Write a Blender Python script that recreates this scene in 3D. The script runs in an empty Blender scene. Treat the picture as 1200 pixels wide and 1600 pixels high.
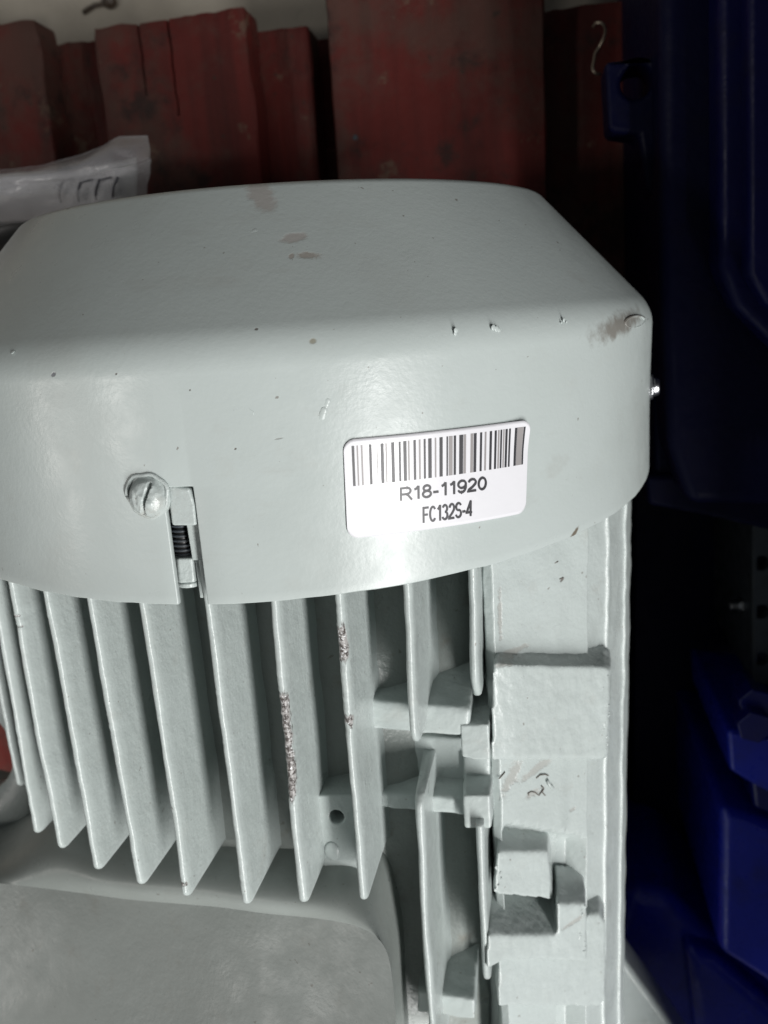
import bpy, bmesh, math, random
from mathutils import Vector, Matrix, noise
random.seed(4)
PI = math.pi
sc = bpy.context.scene
col = sc.collection

# ------------------------------------------------------------------ camera
CAM = Vector((0.0932, 0.0724, 0.3255))
ROT = Matrix(((0.9824, 0.0236, 0.1852), (-0.0688, 0.9678, 0.2420), (-0.1735, -0.2505, 0.9524)))
FPX = 1276.9                       # focal length in photo pixels (photo 1200 x 1600)
cam_data = bpy.data.cameras.new('camera')
cam = bpy.data.objects.new('camera', cam_data)
col.objects.link(cam)
cam.matrix_world = Matrix.Translation(CAM) @ ROT.to_4x4()
cam_data.sensor_fit = 'VERTICAL'
cam_data.sensor_height = 36.0
cam_data.sensor_width = 27.0
cam_data.lens = 36.0 * FPX / 1600.0
cam_data.clip_start = 0.01
cam_data.clip_end = 50
cam_data.dof.use_dof = True
cam_data.dof.focus_distance = 0.22
cam_data.dof.aperture_fstop = 14.0
sc.camera = cam

# ------------------------------------------------------------------ world, lamps, exposure
world = bpy.data.worlds.new('World')
sc.world = world
world.use_nodes = True
bg = world.node_tree.nodes['Background']
bg.inputs[0].default_value = (0.95, 0.98, 1.0, 1)
bg.inputs[1].default_value = 0.075
sc.view_settings.view_transform = 'Standard'
sc.view_settings.look = 'None'
sc.view_settings.exposure = 0.0
sc.view_settings.gamma = 1.0


def area(name, loc, rot, sx, sy, power, colr):
    l = bpy.data.lights.new(name, 'AREA')
    l.shape = 'RECTANGLE'
    l.size = sx
    l.size_y = sy
    l.energy = power
    l.color = colr
    o = bpy.data.objects.new(name, l)
    o.location = loc
    o.rotation_euler = rot
    col.objects.link(o)
    return o


area('tube_lamp', (1.08, -1.28, 1.40), (0, math.radians(38), 0), 0.24, 2.3, 73, (1.0, 0.99, 0.975))
area('far_lamp', (-1.18, -0.12, 1.75), (0, math.radians(-34), 0), 0.14, 0.10, 4.2, (1.0, 0.96, 0.92))
area('side_lamp', (-2.0, -0.25, 1.35), (0, math.radians(-56), 0), 0.10, 0.40, 4.6, (1.0, 0.95, 0.9))

# ------------------------------------------------------------------ geometry helpers
R_COWL = 0.135
R_TIP = 0.1301
R_CORE = 0.1015


def ray(u, v):
    return ROT @ Vector(((u - 600) / FPX, -(v - 800) / FPX, -1.0))


def on_z(u, v, z):
    g = ray(u, v)
    return CAM + g * ((z - CAM.z) / g.z)


def on_plane(u, v, p0, n):
    g = ray(u, v)
    return CAM + g * ((p0 - CAM).dot(n) / g.dot(n))


def on_cyl(u, v, r):
    g = ray(u, v)
    a = g.x * g.x + g.z * g.z
    b = 2 * (CAM.x * g.x + CAM.z * g.z)
    c = CAM.x ** 2 + CAM.z ** 2 - r * r
    D = max(b * b - 4 * a * c, 0)
    return CAM + g * ((-b - math.sqrt(D)) / 2 / a)


def nz(p, s, k=0.0):
    return noise.noise(Vector((p[0] * s + k, p[1] * s - k * 1.7, p[2] * s + k * 0.6)))


def tag(o, label=None, cat=None, group=None, kind=None):
    if label: o['label'] = label
    if cat: o['category'] = cat
    if group: o['group'] = group
    if kind: o['kind'] = kind
    return o


def empty(name, loc):
    o = bpy.data.objects.new(name, None)
    o.empty_display_size = 0.02
    o.location = loc
    col.objects.link(o)
    return o


def par(o, parent):
    """parent without moving; parents are unrotated"""
    o.parent = parent
    t = Vector((0, 0, 0))
    q = parent
    while q is not None:
        t += q.location
        q = q.parent
    o.location = o.location - t


def link(name, me, m, parent=None, smooth=True):
    me.materials.append(m)
    if smooth:
        for p in me.polygons:
            p.use_smooth = True
    o = bpy.data.objects.new(name, me)
    col.objects.link(o)
    if parent is not None:
        par(o, parent)
    return o


def from_bm(name, bm, m, parent=None, smooth=True, recalc=True):
    if recalc:
        bmesh.ops.recalc_face_normals(bm, faces=bm.faces)
    me = bpy.data.meshes.new(name)
    bm.to_mesh(me)
    bm.free()
    return link(name, me, m, parent, smooth)


def bevel(o, w, seg=3, angle=35):
    b = o.modifiers.new('bevel', 'BEVEL')
    b.width = w
    b.segments = seg
    b.limit_method = 'ANGLE'
    b.angle_limit = math.radians(angle)
    b.harden_normals = True
    return o


def remesh(o, size, it=3, bumps=0.0):
    r = o.modifiers.new('remesh', 'REMESH')
    r.mode = 'VOXEL'
    r.voxel_size = size
    r.use_smooth_shade = True
    s = o.modifiers.new('smooth', 'SMOOTH')
    s.iterations = it
    s.factor = 0.5
    if bumps:
        t = bpy.data.textures.new('cast_lumps', 'CLOUDS')
        t.noise_scale = 0.006
        t.noise_depth = 3
        d = o.modifiers.new('lumps', 'DISPLACE')
        d.texture = t
        d.texture_coords = 'GLOBAL'
        d.strength = bumps
        d.mid_level = 0.5
    return o


def add_prism(bm, top, down):
    """closed prism: polygon of points, extruded along vector down"""
    a = [bm.verts.new(p) for p in top]
    b = [bm.verts.new(Vector(p) + Vector(down)) for p in top]
    bm.faces.new(a)
    bm.faces.new(b[::-1])
    n = len(a)
    for i in range(n):
        j = (i + 1) % n
        bm.faces.new((a[j], a[i], b[i], b[j]))


def add_hull(bm, a_pts, b_pts):
    a = [bm.verts.new(p) for p in a_pts]
    b = [bm.verts.new(p) for p in b_pts]
    bm.faces.new(a)
    bm.faces.new(b[::-1])
    n = len(a)
    for i in range(n):
        j = (i + 1) % n
        bm.faces.new((a[j], a[i], b[i], b[j]))


def add_box(bm, x0, x1, y0, y1, z0, z1):
    add_prism(bm, [(x0, y0, z1), (x1, y0, z1), (x1, y1, z1), (x0, y1, z1)], (0, 0, z0 - z1))


def add_cyl(bm, c, axis, r, h, n=24, r2=None, caps=True):
    """cylinder from centre c of its base along axis for length h"""
    axis = Vector(axis).normalized()
    s = axis.orthogonal().normalized()
    t = axis.cross(s)
    r2 = r if r2 is None else r2
    A = [Vector(c) + (s * math.cos(2 * PI * i / n) + t * math.sin(2 * PI * i / n)) * r for i in range(n)]
    B = [Vector(c) + axis * h + (s * math.cos(2 * PI * i / n) + t * math.sin(2 * PI * i / n)) * r2 for i in range(n)]
    a = [bm.verts.new(p) for p in A]
    b = [bm.verts.new(p) for p in B]
    for i in range(n):
        j = (i + 1) % n
        bm.faces.new((a[i], a[j], b[j], b[i]))
    if caps:
        bm.faces.new(a[::-1])
        bm.faces.new(b)


def tube(bm, pts, r, n=8):
    pts = [Vector(p) for p in pts]
    rings = []
    for i, p in enumerate(pts):
        d = (pts[min(i + 1, len(pts) - 1)] - pts[max(i - 1, 0)]).normalized()
        s = d.cross(Vector((0.13, 0.2, 1))).normalized()
        t = d.cross(s)
        rings.append([bm.verts.new(p + (s * math.cos(2 * PI * k / n) + t * math.sin(2 * PI * k / n)) * r) for k in range(n)])
    for a, b in zip(rings, rings[1:]):
        for k in range(n):
            bm.faces.new((a[k], a[(k + 1) % n], b[(k + 1) % n], b[k]))
    bm.faces.new(rings[0][::-1])
    bm.faces.new(rings[-1])


def cut(o, cutter_bm):
    """bake a boolean difference into object o"""
    me = bpy.data.meshes.new('cutter')
    bmesh.ops.recalc_face_normals(cutter_bm, faces=cutter_bm.faces)
    cutter_bm.to_mesh(me)
    cutter_bm.free()
    c = bpy.data.objects.new('cutter', me)
    col.objects.link(c)
    c.matrix_world = Matrix.Identity(4)
    m = o.modifiers.new('cut', 'BOOLEAN')
    m.operation = 'DIFFERENCE'
    m.solver = 'EXACT'
    m.object = c
    bpy.context.view_layer.update()
    dg = bpy.context.evaluated_depsgraph_get()
    new = bpy.data.meshes.new_from_object(o.evaluated_get(dg))
    o.modifiers.remove(m)
    o.data = new
    bpy.data.objects.remove(c)
    return o


# ------------------------------------------------------------------ materials
class NT:
    def __init__(s, name):
        s.m = bpy.data.materials.new(name)
        s.m.use_nodes = True
        s.t = s.m.node_tree
        s.b = s.t.nodes['Principled BSDF']
        g = s.t.nodes.new('ShaderNodeNewGeometry')
        s.pos = g.outputs['Position']

    def new(s, k, **kw):
        n = s.t.nodes.new(k)
        for a, v in kw.items():
            setattr(n, a, v)
        return n

    def put(s, sock, v):
        if hasattr(v, 'node'):
            s.t.links.new(v, sock)
        else:
            sock.default_value = v

    def noise(s, scale, detail=4, rough=0.55, vec=None, stretch=None):
        n = s.new('ShaderNodeTexNoise')
        v = vec or s.pos
        if stretch:
            mp = s.new('ShaderNodeMapping')
            mp.inputs['Scale'].default_value = stretch
            s.t.links.new(v, mp.inputs[0])
            v = mp.outputs[0]
        s.t.links.new(v, n.inputs['Vector'])
        n.inputs['Scale'].default_value = scale
        n.inputs['Detail'].default_value = detail
        n.inputs['Roughness'].default_value = rough
        return n.outputs['Fac']

    def math(s, op, a, b=0.0, c=0.0, clamp=False):
        n = s.new('ShaderNodeMath', operation=op, use_clamp=clamp)
        s.put(n.inputs[0], a)
        s.put(n.inputs[1], b)
        s.put(n.inputs[2], c)
        return n.outputs[0]

    def ramp(s, v, a, b, lo=0.0, hi=1.0):
        n = s.new('ShaderNodeMapRange', interpolation_type='SMOOTHSTEP')
        s.put(n.inputs[0], v)
        n.inputs[1].default_value = a
        n.inputs[2].default_value = b
        n.inputs[3].default_value = lo
        n.inputs[4].default_value = hi
        return n.outputs[0]

    def mix(s, f, a, b):
        n = s.new('ShaderNodeMix', data_type='RGBA')
        s.put(n.inputs[0], f)
        s.put(n.inputs[6], a if hasattr(a, 'node') else (*a, 1) if len(a) == 3 else a)
        s.put(n.inputs[7], b if hasattr(b, 'node') else (*b, 1) if len(b) == 3 else b)
        return n.outputs[2]

    def bump(s, h, strength, dist, base=None):
        n = s.new('ShaderNodeBump')
        n.inputs['Strength'].default_value = strength
        n.inputs['Distance'].default_value = dist
        s.t.links.new(h, n.inputs['Height'])
        if base is not None:
            s.t.links.new(base, n.inputs['Normal'])
        return n.outputs[0]

    def blob(s, c, size, ax=None, amp=0.35, nscale=400):
        """soft irregular spot round point c; size = radii along (along, across, depth)"""
        sub = s.new('ShaderNodeVectorMath', operation='SUBTRACT')
        s.t.links.new(s.pos, sub.inputs[0])
        sub.inputs[1].default_value = c
        v = sub.outputs[0]
        if ax is not None:
            comps = []
            a = Vector(ax).normalized()
            nrm = Vector((c[0], 0, c[2])).normalized()
            b = nrm.cross(a).normalized()
            for d_, sz in ((a, size[0]), (b, size[1])):
                dt = s.new('ShaderNodeVectorMath', operation='DOT_PRODUCT')
                s.t.links.new(v, dt.inputs[0])
                dt.inputs[1].default_value = d_ / sz
                comps.append(dt.outputs['Value'])
            d = s.math('SQRT', s.math('ADD', s.math('MULTIPLY', comps[0], comps[0]), s.math('MULTIPLY', comps[1], comps[1])))
        else:
            ln = s.new('ShaderNodeVectorMath', operation='LENGTH')
            s.t.links.new(v, ln.inputs[0])
            d = s.math('DIVIDE', ln.outputs['Value'], size[0])
        nn = s.noise(nscale, 4, 0.6)
        d = s.math('ADD', d, s.math('MULTIPLY', s.math('SUBTRACT', nn, 0.5), amp * 2))
        return d

    def out(s, base, rough, normal=None, metal=0.0, coat=0.0, spec=0.5):
        s.put(s.b.inputs['Base Color'], base if hasattr(base, 'node') else (*base, 1))
        s.put(s.b.inputs['Roughness'], rough)
        s.put(s.b.inputs['Metallic'], metal)
        s.put(s.b.inputs['Coat Weight'], coat)
        s.b.inputs['Coat Roughness'].default_value = 0.12
        s.b.inputs['Specular IOR Level'].default_value = spec
        if normal is not None:
            s.t.links.new(normal, s.b.inputs['Normal'])
        return s.m


PAINT = (0.438, 0.486, 0.475)


def paint_material(name, cast=1.0, spots=(), wear=False, grime=0.25, lump=1.0, speck=0.735):
    t = NT(name)
    base = t.mix(t.ramp(t.noise(18, 3), 0.35, 0.7), PAINT, (0.416, 0.462, 0.449))
    # thin dusty film in streaks and specks
    dust = t.ramp(t.noise(90, 6, 0.65), 0.56, 0.78, 0, grime)
    base = t.mix(dust, base, (0.33, 0.31, 0.27))
    specks = t.ramp(t.noise(520, 2, 0.5), speck, speck + 0.025, 0, 0.7)
    base = t.mix(specks, base, (0.16, 0.14, 0.12))
    rough = t.ramp(t.noise(120, 4), 0.3, 0.75, 0.27, 0.38)
    h1 = t.noise(650, 3, 0.6)
    h2 = t.noise(170, 3, 0.5)
    h = t.math('ADD', t.math('MULTIPLY', h1, 0.5), t.math('MULTIPLY', h2, lump))
    for c, size, ax, colr, k in spots:
        d = t.blob(c, size, ax, amp=k)
        mk = t.math('MULTIPLY', t.ramp(d, 1.15, 0.55), 0.88)
        base = t.mix(mk, base, colr)
        h = t.math('SUBTRACT', h, t.math('MULTIPLY', mk, 0.6))
    if wear:
        at = t.new('ShaderNodeAttribute', attribute_name='wear')
        w = at.outputs['Fac']
        n1 = t.noise(260, 6, 0.75, stretch=(1, 0.35, 1))
        n2 = t.noise(900, 3, 0.6)
        mk = t.ramp(t.math('ADD', w, n1), 1.12, 1.22)
        bare = t.mix(t.ramp(n2, 0.42, 0.55), (0.085, 0.075, 0.070), (0.36, 0.35, 0.34))
        bare = t.mix(t.ramp(t.noise(1500, 2), 0.62, 0.68), bare, (0.8, 0.82, 0.83))
        base = t.mix(mk, base, bare)
        h = t.math('SUBTRACT', h, t.math('MULTIPLY', mk, t.math('ADD', 0.5, n2)))
    nrm = t.bump(h, 0.55, 0.00045 * cast)
    return t.out(base, rough, nrm, coat=0.0, spec=0.45)


def simple_paint(name, base, dirt, rough=(0.3, 0.5), bumpd=0.0005, coat=0.2, amt=0.5, sc_=60, spec=0.5):
    t = NT(name)
    c = t.mix(t.ramp(t.noise(sc_, 6, 0.62), 0.5, 0.72, 0, amt), base, dirt)
    r = t.ramp(t.noise(sc_ * 2, 4), 0.3, 0.75, *rough)
    h = t.math('ADD', t.noise(240, 4), t.math('MULTIPLY', t.noise(40, 3), 1.5))
    return t.out(c, r, t.bump(h, 0.6, bumpd), coat=coat, spec=spec)


# points of the worn marks on the cowl
def cw(u, v):
    p = on_cyl(u, v, R_COWL)
    return p


def cone_pt(u, v):
    """point of the conical shoulder of the cowl"""
    g = ray(u, v)
    lo = None
    for i in range(1, 1600):
        p = CAM + g * (0.12 + i * 0.0002)
        r = math.hypot(p.x, p.z)
        lim = R_COWL if p.y < Y_KNEE else R_COWL + (R_END - R_COWL) * (p.y - Y_KNEE) / (Y_END - Y_KNEE)
        if r <= lim:
            return p
    return p


def surf(u, v, h=0.0001):
    """point on the dented cowl surface, lifted by h"""
    p = cone_pt(u, v)
    r = math.hypot(p.x, p.z)
    r2 = r + 0.0002 + h + 0.00035 * nz(p, 22, 5)
    return Vector((p.x * r2 / r, p.y, p.z * r2 / r))


Y_KNEE, Y_END, R_END = 0.0662, 0.1076, 0.0965
brown = (0.31, 0.285, 0.255)
dark = (0.10, 0.085, 0.075)
spots = [
    (cone_pt(408, 305), (0.0032, 0.0060), (1, 0.9, 0), (0.37, 0.355, 0.335), 0.5),
    (cone_pt(460, 371), (0.0036, 0.0014), (1, 0.05, 0), (0.365, 0.35, 0.33), 0.6),
    (cone_pt(484, 399), (0.0034, 0.0010), (1, -0.1, 0), brown, 0.95),
    (cone_pt(456, 400), (0.0008, 0.0008), (1, 0, 0), brown, 0.4),
    (cone_pt(488, 533), (0.0010, 0.0008), (1, 0, 0), (0.25, 0.24, 0.19), 0.3),
    (cw(85, 585), (0.0009, 0.0006), (1, 0.4, 0), (0.10, 0.10, 0.12), 0.8),
    (cw(183, 584), (0.00035, 0.00025), (1, 0.5, 0), dark, 0.6),
    (cone_pt(402, 514), (0.0005, 0.0003), (1, 0, 0), dark, 0.4),
    (cw(298, 609), (0.00035, 0.00025), (1, 0.5, 0), dark, 0.6),
    (cw(897, 836), (0.0024, 0.0009), (1, 0.5, 0), (0.11, 0.08, 0.05), 0.5),
    (cw(368, 701), (0.00035, 0.00025), (1, 0.5, 0), dark, 0.6),
    (cw(436, 685), (0.0012, 0.0002), (1, 0.1, 0), (0.25, 0.26, 0.25), 0.6),
]
M_COWL = paint_material('cowl_paint', 0.42, spots, grime=0.10, lump=0.45, speck=0.755)
# broad scuff on the shoulder
t = NT.__new__(NT)
t.m = M_COWL; t.t = M_COWL.node_tree; t.b = t.t.nodes['Principled BSDF']
t.pos = [n for n in t.t.nodes if n.type == 'NEW_GEOMETRY'][0].outputs['Position']
_src = t.b.inputs['Base Color'].links[0].from_socket
_d = t.blob(cone_pt(968, 508), (0.019, 0.0036), (1, 0.16, -1.05), amp=0.9, nscale=260)
_m = t.ramp(_d, 1.25, 0.30, 0, 0.85)
_c = t.mix(_m, _src, (0.17, 0.155, 0.135))
# faint handling smudges and fine rubbed streaks over the whole cover
_c = t.mix(t.ramp(t.noise(16, 6, 0.65), 0.52, 0.74, 0, 0.22), _c, (0.34, 0.35, 0.33))
_c = t.mix(t.ramp(t.noise(70, 5, 0.7, stretch=(0.25, 1, 1)), 0.60, 0.74, 0, 0.22), _c, (0.33, 0.335, 0.31))
t.put(t.b.inputs['Base Color'], _c)

_q = lambda u, v: on_plane(u, v, Vector((0.0792, 0, 0.0900)), Vector((0.693, 0, 0.721)))
_d1 = (0.36, 0.37, 0.35)
M_PAINT = paint_material('cast_paint', 1.5, [
    (_q(800, 1212), (0.0060, 0.0028), (1, 0.8, 0), _d1, 1.1), (_q(840, 1200), (0.0065, 0.0018), (1, 0.1, 0), _d1, 1.1),
    (_q(782, 960), (0.0100, 0.0010), (0, 1, 0), _d1, 1.2), (_q(800, 1018), (0.0050, 0.0012), (1, 0, 0), _d1, 1.1),
    (_q(878, 905), (0.0009, 0.0005), (1, 0.3, 0), (0.12, 0.10, 0.09), 0.6), (_q(835, 1238), (0.0030, 0.0016), (1, 0, 0), _d1, 1.3),
    (_q(895, 1405), (0.0040, 0.0010), (1, 0, 0), _d1, 1.1), (_q(895, 1267), (0.0014, 0.0008), (1, 0, 0), _d1, 0.9)], grime=0.22)
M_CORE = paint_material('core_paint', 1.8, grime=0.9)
M_FIN = paint_material('fin_paint', 1.3, wear=True, grime=0.18)
M_BOX = paint_material('box_paint_shaded', 0.4, grime=0.5)
for m_, f_ in ((M_CORE, 0.62), (M_BOX, 0.62)):  # core: dirt in the gaps; box: shade and dirt put into the colour
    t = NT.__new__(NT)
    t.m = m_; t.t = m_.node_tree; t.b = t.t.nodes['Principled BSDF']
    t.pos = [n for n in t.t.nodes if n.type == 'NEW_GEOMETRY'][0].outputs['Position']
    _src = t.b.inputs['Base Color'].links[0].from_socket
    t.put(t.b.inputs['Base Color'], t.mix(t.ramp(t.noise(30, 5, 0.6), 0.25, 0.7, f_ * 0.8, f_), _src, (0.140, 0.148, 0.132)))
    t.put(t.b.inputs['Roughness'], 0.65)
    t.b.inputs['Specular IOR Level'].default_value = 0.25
M_SCREW = paint_material('screw_paint', 2.0, grime=0.5)
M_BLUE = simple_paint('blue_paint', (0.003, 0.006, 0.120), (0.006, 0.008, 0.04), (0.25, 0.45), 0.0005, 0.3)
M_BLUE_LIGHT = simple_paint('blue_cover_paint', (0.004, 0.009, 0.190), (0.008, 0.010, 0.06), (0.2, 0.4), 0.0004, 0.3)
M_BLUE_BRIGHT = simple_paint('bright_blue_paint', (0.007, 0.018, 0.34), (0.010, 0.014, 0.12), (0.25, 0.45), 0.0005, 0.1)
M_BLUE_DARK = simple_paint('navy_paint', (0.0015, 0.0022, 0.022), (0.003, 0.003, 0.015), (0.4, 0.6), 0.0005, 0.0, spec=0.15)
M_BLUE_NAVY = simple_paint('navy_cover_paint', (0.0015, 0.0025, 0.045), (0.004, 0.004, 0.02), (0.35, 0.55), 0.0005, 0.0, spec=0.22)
M_STEEL = simple_paint('dark_steel', (0.045, 0.055, 0.065), (0.03, 0.025, 0.02), (0.35, 0.6), 0.0004, 0.0)
M_ZINC = NT('zinc').out((0.55, 0.56, 0.58), 0.28, None, metal=1.0)
M_BLACK = NT('thread_black').out((0.02, 0.02, 0.02), 0.4)
M_WIRE = NT('wire').out((0.42, 0.36, 0.28), 0.4, None, metal=0.8)

t = NT('red_plank_paint')
grain = t.noise(60, 5, 0.6, stretch=(1, 0.07, 1))
worn = t.ramp(t.noise(13, 7, 0.7), 0.43, 0.60)
c = t.mix(t.ramp(grain, 0.35, 0.7), (0.105, 0.013, 0.010), (0.055, 0.009, 0.007))
c = t.mix(t.math('MULTIPLY', worn, 0.62), c, (0.062, 0.042, 0.032))
c = t.mix(t.ramp(t.noise(38, 6, 0.75), 0.60, 0.68, 0, 0.7), c, (0.12, 0.085, 0.058))
c = t.mix(t.ramp(t.noise(22, 7, 0.72), 0.53, 0.66, 0, 0.85), c, (0.022, 0.013, 0.011))
c = t.mix(t.ramp(t.noise(120, 3, 0.5), 0.70, 0.73, 0, 0.8), c, (0.03, 0.02, 0.015))
M_PLANK = t.out(c, 0.7, t.bump(t.math('ADD', grain, t.noise(90, 5)), 0.8, 0.0012), spec=0.3)

t = NT('concrete_floor')
c = t.mix(t.ramp(t.noise(9, 6, 0.6), 0.35, 0.7), (0.46, 0.42, 0.35), (0.36, 0.325, 0.27))
c = t.mix(t.ramp(t.noise(55, 6, 0.7), 0.60, 0.72, 0, 0.6), c, (0.15, 0.135, 0.12))
M_CONC = t.out(c, 0.85, t.bump(t.noise(120, 6, 0.7), 0.7, 0.002), spec=0.3)

t = NT('plastic_film')
M_FILM = t.out((0.85, 0.85, 0.88), 0.22, t.bump(t.noise(70, 5, 0.65), 0.8, 0.0015), coat=0.4)
t.b.inputs['Alpha'].default_value = 0.30
M_PAPER = NT('paper').out((0.86, 0.86, 0.88), 0.7)
M_INKLINE = NT('printed_line').out((0.12, 0.12, 0.14), 0.6)
t = NT('label_paper')
M_LABEL = t.out((0.70, 0.70, 0.73), 0.38, t.bump(t.noise(120, 3), 0.25, 0.0006), coat=0.35)
M_INK = NT('barcode_ink').out((0.035, 0.035, 0.04), 0.38)
M_INK_GREY = NT('barcode_ink_worn').out((0.28, 0.265, 0.265), 0.40)

# ------------------------------------------------------------------ setting: floor
bm = bmesh.new()
add_box(bm, -3, 3, -3, 3, -0.30, -0.262)
o = from_bm('floor', bm, M_CONC, smooth=False)
tag(o, kind='structure')
bm = bmesh.new()
tube(bm, [on_z(131, 20, -0.2612), on_z(148, 9, -0.2606), on_z(164, 6, -0.2606), on_z(176, 0, -0.261)], 0.0018, 6)
bmesh.ops.create_icosphere(bm, subdivisions=2, radius=0.005, matrix=Matrix.Translation(on_z(172, 2, -0.259)))
o = from_bm('twig', bm, simple_paint('twig_bark', (0.07, 0.05, 0.035), (0.03, 0.02, 0.02)))
tag(o, 'short dark twig lying on the bare concrete above the red planks', 'twig')

# ------------------------------------------------------------------ pallet of red planks
pallet = empty('wooden_pallet', (0, 0, -0.262))
tag(pallet, 'worn wooden pallet with dark red painted planks on the concrete floor', 'pallet')
ZT, ZL = -0.134, -0.160


def plank(u0, u1, v_end, z, seed, y_low=-0.75, thick=0.020, cracks=()):
    xs0 = on_z(u0, v_end, z); xs1 = on_z(u1, v_end, z)
    x0, x1 = xs0.x, xs1.x
    ye = (xs0.y + xs1.y) / 2
    nx = max(6, int((x1 - x0) / 0.004))
    nx = min(nx, 26)
    xs = [x0 + (x1 - x0) * i / nx for i in range(nx + 1)]
    for cx, cl in cracks:
        xs = [x for x in xs if abs(x - (x0 + (x1 - x0) * cx)) > 0.0022]
        xs += [x0 + (x1 - x0) * cx + d for d in (-0.0008, 0, 0.0008)]
    xs = sorted(xs + [x0 + 0.0008, x1 - 0.0008])
    nx = len(xs) - 1
    ys = [ye - 0.004 * j for j in range(0, 40)] + [ye - 0.16 - 0.06 * j for j in range(0, 11)]
    bm = bmesh.new()
    grid = []
    for j, y in enumerate(ys):
        row = []
        for i, x in enumerate(xs):
            zz = z + 0.0007 * nz((x, y * 0.3, 0), 60, seed) + 0.0012 * nz((x, y, 0), 14, seed)
            e = min(i, nx - i)
            if e == 0: zz -= 0.0009
            xx = x + (0.0012 * nz((0, y, 0), 45, seed + i) if e == 0 else 0)
            yy = y + (0.0012 * nz((x, 0, 0), 60, seed) + 0.0008 * nz((x, 0, 0), 260, seed) if j == 0 else 0)
            if j == 0: zz -= 0.0008
            if j == 0 and e == 0: yy -= 0.0015
            for cx, cl in cracks:
                if abs(x - (x0 + (x1 - x0) * cx)) < 1e-5 and ye - y < cl:
                    zz -= 0.010
                    xx += 0.001 * nz((0, y, 0), 120, seed)
                elif abs(x - (x0 + (x1 - x0) * cx)) < 0.0009 and ye - y < cl:
                    xx += 0.001 * nz((0, y, 0), 120, seed) + (x - (x0 + (x1 - x0) * cx)) * -0.35 * (ye - y) / cl
            row.append(bm.verts.new((xx, yy, zz)))
        grid.append(row)
    low = {}
    for j in range(len(ys) - 1):
        for i in range(nx):
            bm.faces.new((grid[j][i], grid[j + 1][i], grid[j + 1][i + 1], grid[j][i + 1]))
    # skirt and underside
    loop = [grid[0][i] for i in range(nx + 1)] + [grid[j][nx] for j in range(1, len(ys))] + \
           [grid[-1][i] for i in range(nx - 1, -1, -1)] + [grid[j][0] for j in range(len(ys) - 2, 0, -1)]
    dn = [bm.verts.new((v.co.x, v.co.y, z - thick)) for v in loop]
    n = len(loop)
    for i in range(n):
        bm.faces.new((loop[i], loop[(i + 1) % n], dn[(i + 1) % n], dn[i]))
    bm.faces.new(dn)
    o = from_bm('plank', bm, M_PLANK, pallet)
    o.data.set_sharp_from_angle(angle=math.radians(28))
    return o


plank(-170, 56, 44, ZT, 1)
plank(40, 150, 70, ZL, 2)
plank(142, 384, 28, ZT, 3, cracks=((0.30, 0.035), (0.50, 0.045)))
plank(372, 482, 46, ZL, 4)
plank(503, 848, -60, ZT, 5)
plank(840, 980, 8, ZL, 6)
for u0, u1 in ((-400, -180),):
    plank(u0, u1, 30, ZL, u0 * 0.01)
for yb in (0.12, -0.22, -0.6):
    bm = bmesh.new()
    add_box(bm, -0.36, 0.135, yb - 0.045, yb + 0.045, -0.262, ZL - 0.0205)
    bevel(from_bm('bearer', bm, M_PLANK, pallet, smooth=False), 0.002)
# wide planks lie on narrow packing strips over the bearers
for (ua, ub) in ((-120, 20), (180, 350), (540, 810)):
    xa, xb = on_z(ua, 60, ZT).x, on_z(ub, 60, ZT).x
    bm = bmesh.new()
    add_box(bm, xa, xb, -0.7, 0.165, ZL - 0.0203, ZT - 0.0203)
    from_bm('packing_strip', bm, M_PLANK, pallet, smooth=False)
bm = bmesh.new()
add_box(bm, -0.045, 0.012, -0.7, 0.226, -0.255, -0.19)  # added beam under the plank gap, keeps it dark by hiding pale floor
from_bm('gap_filler', bm, M_PLANK, pallet, smooth=False)
for u, v, z in ((555, 215, ZT),):
    bm = bmesh.new()
    add_cyl(bm, on_z(u, v, z) + Vector((0, 0, -0.0006)), (0, 0, 1), 0.0014, 0.0010, 12)
    bevel(from_bm('nail', bm, M_STEEL, pallet), 0.0003)

# wire hook
pts = [(927, 42), (932, 36), (941, 37), (946, 46), (943, 60), (936, 74), (930, 84), (928, 95), (926, 106), (930, 114), (938, 116)]
bm = bmesh.new()
pts = [on_z(u, v, ZT + 0.012 + 0.004 * math.sin(i * 0.9)) for i, (u, v) in enumerate(pts)]
fine = []
for i in range(len(pts) - 1):
    for k in range(4):
        s = k / 4
        p0 = pts[max(i - 1, 0)]; p1 = pts[i]; p2 = pts[i + 1]; p3 = pts[min(i + 2, len(pts) - 1)]
        fine.append(0.5 * ((2 * p1) + (p2 - p0) * s + (2 * p0 - 5 * p1 + 4 * p2 - p3) * s * s + (3 * p1 - p0 - 3 * p2 + p3) * s ** 3))
fine.append(pts[-1])
tube(bm, fine, 0.0007, 8)
o = from_bm('wire_hook', bm, M_WIRE)
tag(o, 'thin S shaped metal wire hook on the dark red plank beside the blue lug', 'hook')

# ------------------------------------------------------------------ plastic sleeve with paper
sleeve = empty('document_sleeve', on_z(100, 290, -0.03))
tag(sleeve, 'crumpled clear plastic sleeve holding white printed paper, behind the grey fan cover', 'plastic sleeve')


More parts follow.
